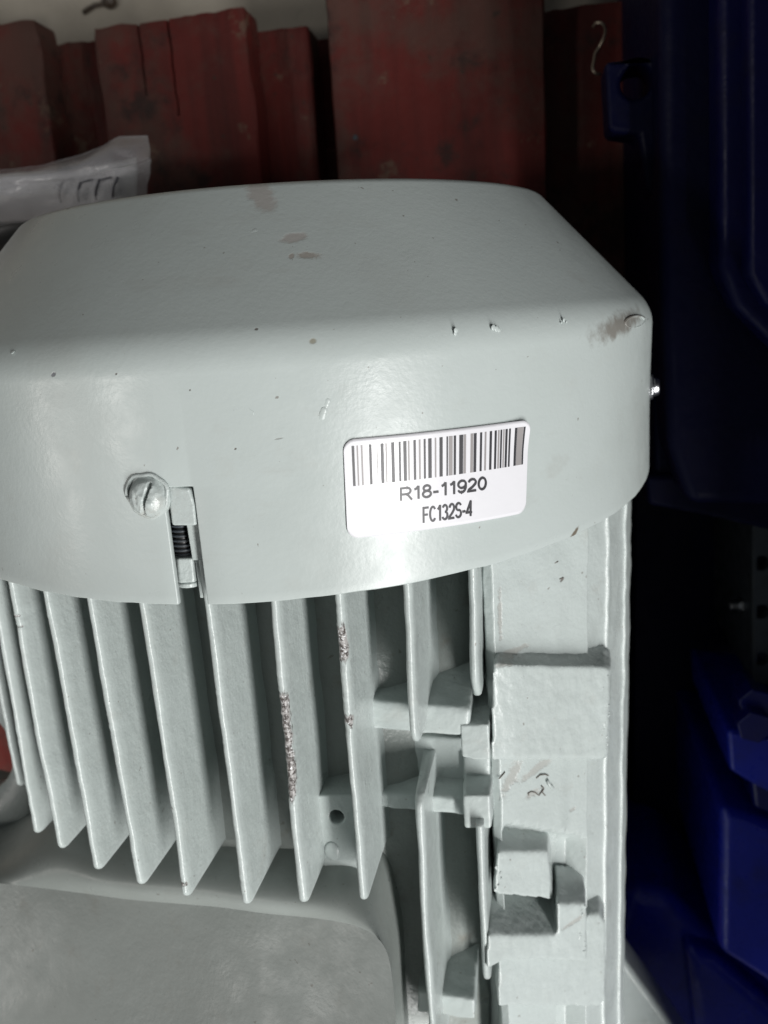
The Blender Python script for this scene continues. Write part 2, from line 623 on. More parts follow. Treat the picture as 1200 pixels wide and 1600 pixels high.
def sheet(name, top, bot, ztop, zbot, m, parent, amp, seed, nx=48, ny=26, thick=0.0004):
    """sheet between two pixel polylines at two heights"""
    def samp(pl, s):
        f = s * (len(pl) - 1); i = min(int(f), len(pl) - 2); f -= i
        return (pl[i][0] * (1 - f) + pl[i + 1][0] * f, pl[i][1] * (1 - f) + pl[i + 1][1] * f)
    bm = bmesh.new(); g = []
    for j in range(ny + 1):
        row = []
        for i in range(nx + 1):
            s = i / nx; q = j / ny
            a = on_z(*samp(top, s), ztop); b = on_z(*samp(bot, s), zbot)
            p = a.lerp(b, q)
            p.z += 0.006 * math.sin(PI * q) * min(1, (1 - s) * 5) + amp * (nz(p, 55, seed) + 0.5 * nz(p, 130, seed) + 0.8 * abs(nz((p.x, p.y * 3, 0), 40, seed)))
            row.append(bm.verts.new(p))
        g.append(row)
    for j in range(ny):
        for i in range(nx):
            bm.faces.new((g[j][i], g[j][i + 1], g[j + 1][i + 1], g[j + 1][i]))
    o = from_bm(name, bm, m, parent)
    sd = o.modifiers.new('thickness', 'SOLIDIFY'); sd.thickness = thick
    return o


TOP = [(-220, 275), (-80, 268), (0, 265), (75, 258), (120, 243), (160, 228), (190, 214), (232, 212)]
MID = [(-220, 310), (-80, 302), (0, 297), (75, 284), (130, 274), (160, 267), (200, 258), (236, 248)]
BOT = [(-220, 372), (-80, 366), (0, 350), (60, 344), (130, 345), (170, 345), (200, 340), (226, 330)]
sheet('plastic_film', TOP, MID, -0.035, -0.018, M_FILM, sleeve, 0.0022, 3, 90, 40)
sheet('plastic_film', MID, BOT, -0.0178, -0.045, M_FILM, sleeve, 0.0022, 4, 90, 40)
PT = [(-220, 292), (-80, 290), (0, 288), (60, 284), (120, 281), (160, 274), (190, 268), (214, 262)]
PB = [(-220, 368), (-80, 362), (0, 346), (60, 342), (130, 342), (170, 342), (190, 338), (213, 328)]
sheet('paper', [(u - 1, v - 16) for u, v in PT], PT, -0.034, -0.0235, M_PAPER, sleeve, 0.0003, 7)
paper = sheet('paper', PT, PB, -0.0232, -0.050, M_PAPER, sleeve, 0.0003, 8)
bm = bmesh.new()
for (u, va, vb) in ((112, 286, 320), (140, 288, 318), (167, 284, 316), (193, 280, 312)):
    def pp(v):
        q = (v - 280) / 62
        p = on_z(u + (v - 286) * 0.08, v, -0.0232 - 0.0268 * q)
        p.z += 0.006 * math.sin(PI * q) + 0.0050
        return p
    tube(bm, [pp(va + (vb - va) * k / 4) for k in range(5)], 0.0006, 5)
    if u < 190: tube(bm, [pp(va + 1).lerp(pp(va + 1) + Vector((0.0058, 0.0006, 0.0004)), k / 3) for k in range(4)], 0.0004, 5)
from_bm('printed_lines', bm, M_INKLINE, paper)
# dark cable roll under the sleeve
bm = bmesh.new()
tube(bm, [on_z(-120, 395, -0.075), on_z(-30, 372, -0.07), on_z(30, 352, -0.07), on_z(110, 338, -0.075), on_z(180, 330, -0.09)], 0.012, 16)
o = from_bm('black_hose', bm, M_BLACK)
tag(o, 'short black hose under the plastic sleeve, left of the grey fan cover', 'hose')

# ------------------------------------------------------------------ the motor
motor = empty('electric_motor', (0, -0.1, -0.132))
tag(motor, 'large pale grey green electric motor with cooling fins and fan cover on the red pallet', 'electric motor')

# --- fan cowl: lathe with rounded shoulders, a notch at the rim and a rolled edge
E0 = Vector((0, 0, 0))


def profile(n_round=9):
    P = []
    yk, rk, ye, re = Y_KNEE, R_COWL, Y_END, R_END
    def fillet(a, b, c, r):
        a, b, c = Vector(a), Vector(b), Vector(c)
        d1 = (a - b).normalized(); d2 = (c - b).normalized()
        ang = d1.angle(d2)
        tl = r / math.tan(ang / 2)
        cen = b + (d1 + d2).normalized() * (r / math.sin(ang / 2))
        p1 = b + d1 * tl; p2 = b + d2 * tl
        out = []
        for i in range(n_round + 1):
            s = i / n_round
            q = (p1 - cen).lerp(p2 - cen, s).normalized() * r + cen
            out.append((q.x, q.y))
        return out
    P.append((0.0, rk))
    P += [(yk * 0.04 * k, rk) for k in range(1, 13)]
    P += fillet((0, rk), (yk, rk + 0.0006), (ye, re), 0.016)
    P += fillet((yk, rk), (ye + 0.0005, re + 0.0), (ye + 0.002, 0.0), 0.0050)
    P += [(ye + 0.0012, 0.08), (ye + 0.0012, 0.05), (ye + 0.0012, 0.0005)]
    return P


def th_of(p):
    return math.atan2(p.x, p.z)


sl_l = [on_cyl(u, v, R_COWL) for u, v in ((276, 946), (264, 805))]
sl_r = [on_cyl(u, v, R_COWL) for u, v in ((325, 944), (302, 772))]
TL = sum(th_of(p) for p in sl_l) / 2
TR = sum(th_of(p) for p in sl_r) / 2
Y_SLOT = on_cyl(285, 762, R_COWL).y
prof = profile()
thetas = []
a = -PI
while a < PI - 1e-6:
    thetas.append(a)
    a += PI / 90
fine_t = [TL + (TR - TL) * k / 8 for k in range(9)]
thetas = [t_ for t_ in thetas if not (TL - 0.02 < t_ < TR + 0.02)] + fine_t
thetas.sort()
bm = bmesh.new()
ring_rows = []
for y, r in prof:
    row = []
    for th in thetas:
        x = r * math.sin(th); z = r * math.cos(th)
        yy = y
        if y < Y_KNEE:      # the rim is slightly out of square and hand trimmed
            k = 1 - y / Y_KNEE
            yy += k * (-0.0117 * x - 0.0871 * (z - R_COWL)) + (0.00035 * nz((x, 0, z), 160, 1) if y == 0 else 0)
        d = 0.00035 * nz((x, yy, z), 22, 5) + 0.00008 * nz((x, yy, z), 90, 2)
        # dents near the screw
        row.append(bm.verts.new((x * (1 + d / r), yy, z * (1 + d / r))))
    ring_rows.append(row)
n = len(thetas)
for j in range(len(prof) - 1):
    for i in range(n):
        k = (i + 1) % n
        tm = (thetas[i] + thetas[k]) / 2 if k else PI
        ym = (prof[j][0] + prof[j + 1][0]) / 2
        if TL < tm < TR and ring_rows[j][i].co.y < Y_SLOT - 0.001:
            continue
        bm.faces.new((ring_rows[j][i], ring_rows[j][k], ring_rows[j + 1][k], ring_rows[j + 1][i]))
cowl = from_bm('fan_cowl', bm, M_COWL, motor, recalc=True)
sd = cowl.modifiers.new('thickness', 'SOLIDIFY')
sd.thickness = 0.0019
sd.offset = -1
ss = cowl.modifiers.new('bevel', 'BEVEL')
ss.width = 0.0004; ss.segments = 2; ss.limit_method = 'ANGLE'; ss.angle_limit = math.radians(50)

# paint runs and blisters on the cowl
def run(name, pts, r, seed=0):
    bm = bmesh.new()
    for i, (u, v, k) in enumerate(pts):
        p = surf(u, v)
        nn = Vector((p.x, 0, p.z)).normalized()
        if p.y > Y_KNEE: nn = (nn * 0.78 + Vector((0, 0.62, 0))).normalized()
        m = Matrix.Translation(p) @ nn.to_track_quat('Z', 'Y').to_matrix().to_4x4() @ Matrix.Diagonal((k, k * 0.9, k * 0.25, 1))
        bmesh.ops.create_icosphere(bm, subdivisions=3, radius=r * 0.85, matrix=m)
    o = from_bm(name, bm, M_COWL, cowl)
    return o


run('paint_run', [(514, 622, 0.6), (512, 626, 0.8), (510, 631, 0.85), (508, 636, 0.9), (506, 641, 1.0), (504, 646, 1.1), (503, 650, 1.1)], 0.0011)
run('paint_blister', [(577, 565, 1.0), (578, 569, 1.0), (576, 572, 0.8)], 0.0012)
run('paint_blister', [(770, 512, 1.0), (775, 514, 1.0), (779, 516, 0.7)], 0.0009)
run('paint_blister', [(712, 516, 1.0), (711, 521, 0.8)], 0.0008)
run('paint_blister', [(880, 500, 1.0), (876, 504, 0.6), (884, 503, 0.6)], 0.0007)
run('paint_blister', [(394, 364, 1.0), (399, 362, 1.2), (405, 360, 1.0), (411, 358, 0.5)], 0.0012)
run('paint_blister', [(21, 550, 1.0)], 0.0008)
run('paint_blister', [(989, 452, 1.2), (993, 456, 0.9)], 0.0011)
# torn paint ring at the scuffed shoulder
bm = bmesh.new()
ringp = []
for k in range(15):
    a = 2 * PI * k / 14
    ringp.append(surf(991 + 15 * math.cos(a), 503 + 9 * math.sin(a) - 0.15 * 15 * math.cos(a)))
tube(bm, ringp, 0.00035, 6)
from_bm('torn_paint', bm, M_COWL, cowl)
M_SCAR = NT('scar').out((0.13, 0.115, 0.10), 0.6)
bm = bmesh.new()
tube(bm, [surf(991 + 17.5 * math.cos(a), 503.5 + 10.5 * math.sin(a) - 2.2 * math.cos(a)) for a in [0.35 + 5.4 * k / 20 for k in range(21)]], 0.00020, 5)
from_bm('scratch', bm, M_SCAR, cowl)
for pts_ in ([(735, 745), (743, 742), (752, 741)], [(460, 606), (468, 602), (476, 599)], [(365, 641), (376, 636), (388, 637), (396, 643), (398, 650)], [(1003, 512), (1008, 506), (1011, 498)]):
    bm = bmesh.new()
    tube(bm, [surf(*q) for q in pts_], 0.00013, 5)
    from_bm('scratch', bm, M_COWL if pts_[0][0] < 500 else M_SCAR, cowl)


# --- cowl screw: domed slotted washer head, thick paint
def slotted_screw(u, v, rad, parent):
    p = on_cyl(u, v, R_COWL)
    nrm = Vector((p.x, 0, p.z)).normalized()
    a = Vector((0, 1, 0)); b = nrm.cross(a)
    ca, sa = math.cos(math.radians(-20)), math.sin(math.radians(-20))
    a, b = a * ca + b * sa, b * ca - a * sa
    bm = bmesh.new()
    nr, na = 22, 80
    prev = None
    cen = None
    hh = []
    for i in range(nr + 1):
        row = []
        rr = rad * i / nr
        for k in range(na):
            t_ = 2 * PI * k / na
            X = rr * math.cos(t_); Y = rr * math.sin(t_)
            s = i / nr
            h = 0.0030 * (1 - s ** 2.6) + (0.0008 if s < 0.78 else 0.0008 * max(0, 1 - (s - 0.78) / 0.08))
            if abs(X + 0.0004) < 0.00052 and s < 0.78: h -= 0.0022   # driver slot
            h += 0.0003 * nz((X, Y, 0), 700, 3) + 0.0004 * nz((X, Y, 0), 300, 9)
            row.append(bm.verts.new(p + b * X + a * Y + nrm * (h - 0.0002)))
        if prev:
            for k in range(na):
                bm.faces.new((prev[k], prev[(k + 1) % na], row[(k + 1) % na], row[k]))
        else:
            pass
        prev = row
    base = [bm.verts.new(v_.co - nrm * 0.002) for v_ in prev]
    for k in range(na):
        bm.faces.new((prev[k], prev[(k + 1) % na], base[(k + 1) % na], base[k]))
    bmesh.ops.remove_doubles(bm, verts=bm.verts, dist=1e-6)
    o = from_bm('screw', bm, M_SCREW, parent)
    return o


slotted_screw(233, 777, 0.0056, cowl)
# washer lip around the screw
p = on_cyl(231, 773, R_COWL); nrm = Vector((p.x, 0, p.z)).normalized()
a = Vector((0, 1, 0)); b = nrm.cross(a)
bm = bmesh.new()
rr = []
for k in range(33):
    t_ = 2 * PI * k / 32
    w = 0.0056 + 0.0003 * math.sin(3 * t_) + 0.0002 * math.sin(7 * t_ + 1)
    rr.append(p + (a * math.sin(t_) + b * math.cos(t_)) * w + nrm * 0.0001)
tube(bm, rr, 0.0006, 8)
from_bm('washer', bm, M_SCREW, cowl)

# --- strap clip inside the notch and the stay under it
def quad_on(r, pts):
    return [on_cyl(u, v, r) for u, v in pts]


bm = bmesh.new()
n_in = Vector((math.sin(TR), 0, math.cos(TR)))
topf = quad_on(0.1346, [(262, 758), (296, 763), (304, 790), (307, 822), (268, 822), (264, 790)])
add_prism(bm, topf, n_in * -0.003)
clip = bevel(from_bm('strap_clip', bm, M_SCREW, cowl), 0.0008, 3)
bm = bmesh.new()
add_prism(bm, quad_on(0.131, [(290, 815), (310, 815), (322, 876), (300, 876)]), n_in * -0.002)
add_prism(bm, quad_on(0.129, [(303, 870), (316, 870), (322, 935), (312, 935)]), n_in * -0.002)
bevel(from_bm('stay_plate', bm, M_SCREW, motor), 0.0004, 2)
bm = bmesh.new()
c0 = on_cyl(283, 812, 0.125); c1 = on_cyl(288, 866, 0.125)
ax = (c1 - c0)
add_cyl(bm, c0, ax, 0.0026, ax.length, 20)
stud = from_bm('threaded_stud', bm, M_BLACK, motor)
bm = bmesh.new()
for k in range(7):
    cc = c0.lerp(c1, (k + 0.6) / 7.2)
    add_cyl(bm, cc, ax, 0.0031, 0.0006, 20)
from_bm('thread', bm, M_STEEL, stud)
bm = bmesh.new()
c2 = on_cyl(292, 866, 0.126); c3 = on_cyl(295, 905, 0.126)
add_cyl(bm, c2, c3 - c2, 0.0040, (c3 - c2).length, 6)
add_cyl(bm, c3, c3 - c2, 0.0034, 0.0016, 20)
bevel(from_bm('stud_nut', bm, M_SCREW, motor), 0.0006, 2)

# --- zinc screw on the right flank of the cowl
bm = bmesh.new()
th = math.radians(84)
p = Vector((R_COWL * math.sin(th), on_z(1016, 603, 0.01).y, R_COWL * math.cos(th)))
nrm = Vector((math.sin(th), 0, math.cos(th)))
add_cyl(bm, p - nrm * 0.001, nrm, 0.0046, 0.0022, 28)
add_cyl(bm, p + nrm * 0.0012, nrm, 0.0036, 0.0022, 28, 0.0028)
o = bevel(from_bm('zinc_screw', bm, M_ZINC, cowl), 0.0006, 3)

# ------------------------------------------------------------------ barcode label
LAB = [(536, 687), (826, 655), (822, 801), (543, 842)]       # TL TR BR BL
LR = R_COWL + 0.00045
LC = []
for u, v in LAB:
    p = on_cyl(u, v, LR)
    LC.append((th_of(p) * LR, p.y))
lab_w = math.dist(LC[0], LC[1]); lab_h = math.dist(LC[0], LC[3])


def lab_pt(u, v, lift=0.0):
    """label coordinates 0..1 (v downwards) to world, wrapped on the cowl"""
    s = [(1 - u) * (1 - v) * LC[0][k] + u * (1 - v) * LC[1][k] + u * v * LC[2][k] + (1 - u) * v * LC[3][k] for k in (0, 1)]
    r = LR + lift
    th = s[0] / LR
    x, y, z = r * math.sin(th), s[1], r * math.cos(th)
    d = 0.00035 * nz((x, y, z), 22, 5)
    return Vector((x + d * math.sin(th), y, z + d * math.cos(th)))


def lift_curl(u, v):
    return 0.0012 * max(0, (u - 0.80) / 0.2) ** 2 * max(0, (0.35 - v) / 0.35) ** 1.5


bm = bmesh.new()
NU, NV = 60, 30
rad = 0.0030
g = {}
us = sorted(set([i / NU for i in range(NU + 1)] + [rad / lab_w * (1 - math.cos(PI / 2 * k / 6)) for k in range(7)] + [1 - rad / lab_w * (1 - math.cos(PI / 2 * k / 6)) for k in range(7)]))
for i, u in enumerate(us):
    dx = min(u, 1 - u) * lab_w
    inset = 0.0
    if dx < rad:
        inset = (rad - math.sqrt(max(rad * rad - (rad - dx) ** 2, 0))) / lab_h
    for j in range(NV + 1):
        v = inset + (1 - 2 * inset) * j / NV
        g[i, j] = bm.verts.new(lab_pt(u, v, lift_curl(u, v)))
for i in range(len(us) - 1):
    for j in range(NV):
        bm.faces.new((g[i, j], g[i + 1, j], g[i + 1, j + 1], g[i, j + 1]))
label = from_bm('barcode_label', bm, M_LABEL, motor)
tag(label, 'white rounded sticker with barcode reading R18-11920 and FC132S-4')
sd = label.modifiers.new('thickness', 'SOLIDIFY'); sd.thickness = 0.0002; sd.offset = 0

bars = [(148, 160, 0), (171, 178, 1), (191, 199, 1), (229, 241, 0), (265, 269, 1), (283, 298, 0), (306, 313, 1), (333, 348, 0),
        (368, 378, 0), (390, 405, 0), (412, 419, 1), (438, 449, 0), (463, 471, 1), (486, 495, 0), (507, 523, 0), (538, 545, 1),
        (560, 575, 0), (593, 600, 0), (604, 622, 1), (627, 638, 0), (653, 671, 0), (673, 685, 1), (706, 719, 1), (721, 734, 0),
        (750, 760, 0), (772, 780, 1), (795, 806, 0), (818, 828, 0), (834, 841, 1), (845, 853, 0), (858, 864, 1), (868, 878, 0),
        (884, 892, 0), (910, 920, 0), (921, 947, 1), (948, 955, 0)]


def strip(bm, u0, u1, v0, v1, lift):
    nu = max(1, int((u1 - u0) * 60) + 1)
    nv = 6
    gg = {}
    for i in range(nu + 1):
        for j in range(nv + 1):
            u = u0 + (u1 - u0) * i / nu; v = v0 + (v1 - v0) * j / nv
            gg[i, j] = bm.verts.new(lab_pt(u, v, lift + lift_curl(u, v)))
    for i in range(nu):
        for j in range(nv):
            bm.faces.new((gg[i, j], gg[i + 1, j], gg[i + 1, j + 1], gg[i, j + 1]))


def px_u(cx, f=0.1):
    u = 500 + cx / 3
    q = (u - 536) / 288
    v = (687 + f * 155) * (1 - q) + (655 + f * 146) * q
    p = on_cyl(u, v, LR)
    x0 = LC[0][0] * (1 - f) + LC[3][0] * f; x1 = LC[1][0] * (1 - f) + LC[2][0] * f
    return (th_of(p) * LR - x0) / (x1 - x0)


for a_, b_, k in bars:
    bm = bmesh.new()
    strip(bm, px_u(a_), px_u(b_), 0.068, 0.468, 0.00016)
    from_bm('barcode_bar', bm, M_INK_GREY if k else M_INK, label, recalc=False)


def arc(cx, cy, rx, ry, a0, a1, n=14):
    return [(cx + rx * math.cos(math.radians(a0 + (a1 - a0) * k / n)), cy + ry * math.sin(math.radians(a0 + (a1 - a0) * k / n))) for k in range(n + 1)]


# strokes in a cell 0.62 wide, 1 high; each glyph: (width, [centre lines])
GLYPH = {
    'R': (0.70, [[(0.06, 0), (0.06, 0.94), (0.38, 0.94)] + arc(0.38, 0.705, 0.21, 0.235, 90, -90) + [(0.06, 0.47)], [(0.34, 0.47), (0.46, 0.36), (0.66, 0.0)]]),
    '1': (0.50, [[(0.10, 0.74), (0.22, 0.80), (0.33, 0.97)], [(0.33, 0.99), (0.33, 0)]]),
    '8': (0.62, [arc(0.30, 0.735, 0.185, 0.205, 0, 360, 28), arc(0.30, 0.285, 0.225, 0.235, 0, 360, 28)]),
    '-': (0.42, [[(0.04, 0.36), (0.34, 0.36)]]),
    '9': (0.62, [arc(0.30, 0.665, 0.225, 0.275, 0, 360, 28), arc(0.28, 0.50, 0.245, 0.45, 12, -90, 12) + arc(0.28, 0.29, 0.20, 0.24, -90, -165, 6)]),
    '2': (0.62, [arc(0.30, 0.69, 0.215, 0.255, 170, 0, 16) + [(0.49, 0.57), (0.34, 0.38), (0.10, 0.16), (0.06, 0.05), (0.54, 0.05)]]),
    '0': (0.62, [arc(0.30, 0.495, 0.225, 0.445, 0, 360, 32)]),
    'F': (0.58, [[(0.07, 0), (0.07, 0.94), (0.54, 0.94)], [(0.07, 0.50), (0.46, 0.50)]]),
    'C': (0.66, [arc(0.33, 0.495, 0.25, 0.445, 40, 320, 28)]),
    '3': (0.62, [arc(0.28, 0.72, 0.20, 0.22, 160, -90, 18), arc(0.28, 0.28, 0.23, 0.235, 90, -160, 18)]),
    'S': (0.64, [arc(0.31, 0.72, 0.22, 0.225, 20, 250, 18) + arc(0.31, 0.275, 0.24, 0.23, 70, -165, 18)]),
    '4': (0.62, [[(0.56, 0.25), (0.04, 0.25), (0.40, 0.93), (0.42, 0.93), (0.42, 0)]]),
}


def text_on_label(txt, name, u0, u1, vbase, cap, wt):
    """strokes of even weight laid on the label; wt in cap heights"""
    total = sum(GLYPH[c][0] for c in txt)
    kx = (u1 - u0) * lab_w / total            # metres per glyph unit across
    ky = cap * lab_h
    bm = bmesh.new()
    x = 0.0
    lay = 0.00018
    for c in txt:
        w, lines = GLYPH[c]
        for ln in lines:
            P = [Vector(((x + a) * kx, b * ky)) for a, b in ln]
            closed = (P[0] - P[-1]).length < 1e-7
            h = wt * ky / 2
            if closed: P = P[:-1]
            n_ = len(P)
            rows = []
            for i, p in enumerate(P):
                if closed:
                    d1 = (p - P[i - 1]).normalized(); d2 = (P[(i + 1) % n_] - p).normalized()
                else:
                    d1 = (p - P[i - 1]).normalized() if i else (P[1] - p).normalized()
                    d2 = (P[i + 1] - p).normalized() if i < n_ - 1 else d1
                t_ = (d1 + d2).normalized() if (d1 + d2).length > 1e-6 else d1
                m_ = Vector((-t_.y, t_.x)) * (h / max(t_.dot(d1), 0.55))
                q = []
                for sgn in (1, -1):
                    z = p + m_ * sgn
                    q.append(bm.verts.new(lab_pt(u0 + z.x / lab_w, vbase - z.y / lab_h, lay)))
                rows.append(q)
            rng = range(n_) if closed else range(n_ - 1)
            for i in rng:
                a_, b_ = rows[i], rows[(i + 1) % n_]
                bm.faces.new((a_[0], a_[1], b_[1], b_[0]))
            lay += 0.000012
        x += w
    return from_bm(name, bm, M_INK, label, smooth=False, recalc=False)


text_on_label('R18-11920', 'lettering', px_u(374, .62), px_u(784, .62), 0.668, 0.135, 0.170)
text_on_label('FC132S-4', 'lettering', px_u(482, .85), px_u(716, .85), 0.925, 0.165, 0.135)

# ------------------------------------------------------------------ stator frame (core and right flank)
Y0, Y1 = 0.030, -0.42
core = []
for k in range(60):          # round part from the right shoulder over the top to the left and under
    th = math.radians(44) - math.radians(44 + 214) * k / 59
    core.append((R_CORE * math.sin(th), R_CORE * math.cos(th)))
flank = [(0.0745, 0.074), (0.0762, 0.0885), (0.0792, 0.0900), (0.1092, 0.0612), (0.1088, 0.0585), (0.1155, 0.0480), (0.1170, 0.0476),
         (0.1240, 0.0250), (0.1253, 0.0246), (0.1295, 0.0000), (0.1290, -0.03), (0.120, -0.06), (0.105, -0.075)]
# right side polygon
frame_bm = bmesh.new()
ys = [Y0 - 0.0025 * j for j in range(int((Y0 - Y1) / 0.0025) + 1)]


def sweep(bm, prof_xz, ys, closed=True, jig=0.0, seed=0, recess=None):
    rows = []
    for y in ys:
        if recess and y < max(recess):
            def kk(x):
                e = recess[0] + (recess[1] - recess[0]) * (x - 0.0792) / 0.030
                k = min(1, max(0, (e - y) / 0.005))
                side = min(1, max(0, (0.1085 - x) / 0.0025), 1) if x > 0.08 else 0
                return k * k * (3 - 2 * k) * 0.0065 * side
            rows.append([bm.verts.new((x - (kk(x) * 0.693 if z > 0.055 else 0) + (0.010 * y if x > 0.1 else 0) + jig * nz((x, y, z), 80, seed), y,
                                       z - (kk(x) * 0.721 if z > 0.055 else 0) + jig * nz((x, y, z), 90, seed + 5))) for x, z in prof_xz])
            continue
        rows.append([bm.verts.new((x + (0.010 * min(y, 0) if x > 0.1 and recess else 0) + jig * nz((x, y, z), 80, seed) + jig * 0.7 * nz((x, y, z), 260, seed), y,
                                   z + jig * nz((x, y, z), 90, seed + 5))) for x, z in prof_xz])
    m = len(prof_xz)
    for a_, b_ in zip(rows, rows[1:]):
        for i in range(m if closed else m - 1):
            k = (i + 1) % m
            bm.faces.new((a_[i], a_[k], b_[k], b_[i]))
    if closed:
        bm.faces.new(rows[0][::-1]); bm.faces.new(rows[-1])


sweep(frame_bm, core, ys, jig=0.0006, seed=3)
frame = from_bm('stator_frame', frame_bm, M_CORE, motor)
frame_bm = bmesh.new()
fl = []
for (a_, b_) in zip(flank, flank[1:]):
    m_ = max(1, int(math.dist(a_, b_) / 0.0025))
    for k in range(m_):
        fl.append((a_[0] + (b_[0] - a_[0]) * k / m_, a_[1] + (b_[1] - a_[1]) * k / m_))
fl.append(flank[-1])
sweep(frame_bm, fl + [(0.06, -0.06), (0.06, 0.06)], ys, jig=0.0005, seed=8, recess=[on_plane(u_, v_, Vector((0.0792, 0, 0.0900)), Vector((0.693, 0, 0.721))).y for u_, v_ in ((775, 1288), (905, 1318))])
side = from_bm('side_wall', frame_bm, M_PAINT, frame)
bevel(side, 0.0006, 3, 25)

# end bell behind the cowl so the inside is not hollow
bm = bmesh.new()
add_cyl(bm, (0, 0.030, 0), (0, 1, 0), 0.118, 0.012, 72, 0.09)
bevel(from_bm('end_shield', bm, M_PAINT, motor), 0.002)

# --- fins. Each tip is a polyline of photo points lying on the tip circle
def fin_path(pts, r=R_TIP, yend=None, ystart=0.018):
    P = [on_cyl(u, v, r) for u, v in pts]
    d = (P[-1] - P[0]); d = d / -d.y
    if ystart is not None and P[0].y < ystart:
        P.insert(0, P[0] - d * (ystart - P[0].y))
    if yend is not None and P[-1].y > yend:
        P.append(P[-1] + d * (P[-1].y - yend))
    return P


def make_fin(P, seed, base_r=R_CORE, t_tip=0.00122, t_base=0.0021, wear=(), wob=0.8, endcut=0.0022, base_z=None, topcut=0.0):
    L = P[0].y - P[-1].y
    n_ = int(L / 0.0009)
    bm = bmesh.new()
    wl = bm.verts.layers.float.new('wear')
    rows = []
    ylist = [P[0].y - L * i / n_ for i in range(n_ + 1)]
    for i, y in enumerate(ylist):
        for a_, b_ in zip(P, P[1:]):
            if b_.y <= y <= a_.y + 1e-9:
                s = (a_.y - y) / max(a_.y - b_.y, 1e-9)
                q = a_.lerp(b_, s); break
        dend = y - P[-1].y
        dtop = P[0].y - y
        x = q.x + wob * (0.00035 * nz((0, y, 0), 45, seed) + 0.00016 * nz((0, y, 0), 180, seed))
        z = q.z + wob * (0.0004 * nz((0, y, 0), 30, seed + 7) + 0.0002 * nz((0, y, 0), 260, seed + 2))
        if dend < endcut: z -= (endcut - dend) ** 2 / endcut * 0.55
        if topcut and dtop < topcut: z -= (topcut - dtop) ** 2 / topcut * 0.55
        w = 0.0
        for (va, vb, amt) in wear:
            if va > y > vb:
                w = max(w, min(amt, 0.86) * min(1, amt * (va - y) / 0.009, amt * (y - vb) / 0.009))
        tt = t_tip * (1 + 0.22 * nz((0, y, 0), 60, seed + 4))
        zb = base_z if base_z is not None else math.sqrt(max(base_r ** 2 - min(abs(x), base_r * 0.98) ** 2, 0)) - 0.003
        zb = min(zb, z - 0.004)
        if w > 0:
            z -= 0.0005 * w * abs(nz((0, y, 0), 700, seed)) * 2
        row = []
        # profile from the left foot over the tip to the right foot
        for (sx, k) in ((-1, 0), (-1, 0.12), (-1, 0.35), (-1, 0.62), (-1, 0.86), (-1, 0.955), (-0.72, 0.987), (-0.3, 1.0), (0.3, 1.0), (0.72, 0.987), (1, 0.955), (1, 0.86), (1, 0.62), (1, 0.35), (1, 0.12), (1, 0)):
            th_ = t_base + (tt - t_base) * min(k, 1)
            if k < 0.13: th_ += 0.0016 * (1 - k / 0.13)
            zz = zb + (z - zb) * k
            xx = x + sx * th_
            if w > 0 and k > 0.8:
                xx += 0.00045 * w * nz((x, y * 3, zz), 400, seed)
            vtx = bm.verts.new((xx, y, zz))
            vtx[wl] = w if k > 0.955 else (w * 0.8 if k > 0.9 else (w * 0.35 if k > 0.8 else 0))
            row.append(vtx)
        rows.append(row)
    for a_, b_ in zip(rows, rows[1:]):
        for k in range(len(a_) - 1):
            bm.faces.new((a_[k], a_[k + 1], b_[k + 1], b_[k]))
    bm.faces.new(rows[0]); bm.faces.new(rows[-1])
    return from_bm('cooling_fin', bm, M_FIN, frame)


yy = lambda u, v: on_cyl(u, v, R_TIP).y
FINS = [
    ([(0, 989), (24, 1124), (54, 1296)], yy(56, 1305), ()),
    ([(14, 906), (37.5, 1030), (60, 1161), (88, 1296)], yy(96, 1330), ()),
    ([(69, 921), (94, 1049), (139, 1296)], yy(152, 1362), ((yy(94, 1060), yy(97, 1066), 0.5),)),
    ([(139, 936), (161, 1067), (202, 1296)], yy(216, 1386), ((yy(165, 1075), yy(170, 1130), 0.45),)),
    ([(221, 947), (249, 1124), (276, 1296), (289, 1404)], None, ()),
    ([(324, 947), (352, 1161), (369, 1296), (384, 1416)], None, ((yy(350, 1142), yy(353, 1178), 0.85), (yy(340, 1060), yy(341, 1068), 0.7))),
    ([(427, 942), (438, 1060), (450, 1163), (459, 1290), (473, 1414)], None, ((yy(436, 1035), yy(462, 1290), 0.84),)),
    ([(529, 930), (542, 1113), (552, 1230), (567, 1410)], None, ((yy(530, 925), yy(541, 1082), 0.80), (yy(541, 1075), yy(546, 1175), 0.86))),
]
chip = random.Random(11)
for i, (pts, ye, wear) in enumerate(FINS):
    # a few small nicks along every fin edge
    ya, yb = on_cyl(*pts[0], R_TIP).y, on_cyl(*pts[-1], R_TIP).y
    nicks = []
    for _ in range(3):
        c_ = ya + (yb - ya) * chip.uniform(0.1, 0.95)
        l_ = chip.uniform(0.0012, 0.0028)
        nicks.append((c_ + l_, c_ - l_, chip.uniform(2.0, 3.2)))
    wear = tuple(wear) + tuple(nicks)
    make_fin(fin_path(pts, yend=ye), 10 + i * 3.1, wear=wear)
for k in (1, 2, 3):        # the row goes on round the left flank
    x = -0.067 - 0.0178 * (k + 1) + 0.002
    if abs(x) < R_TIP * 0.98:
        z = math.sqrt(R_TIP ** 2 - x * x)
        make_fin([Vector((x, 0.02, z)), Vector((x - 0.001, -0.105 + 0.012 * k, z))], 60 + k, base_r=0.09)
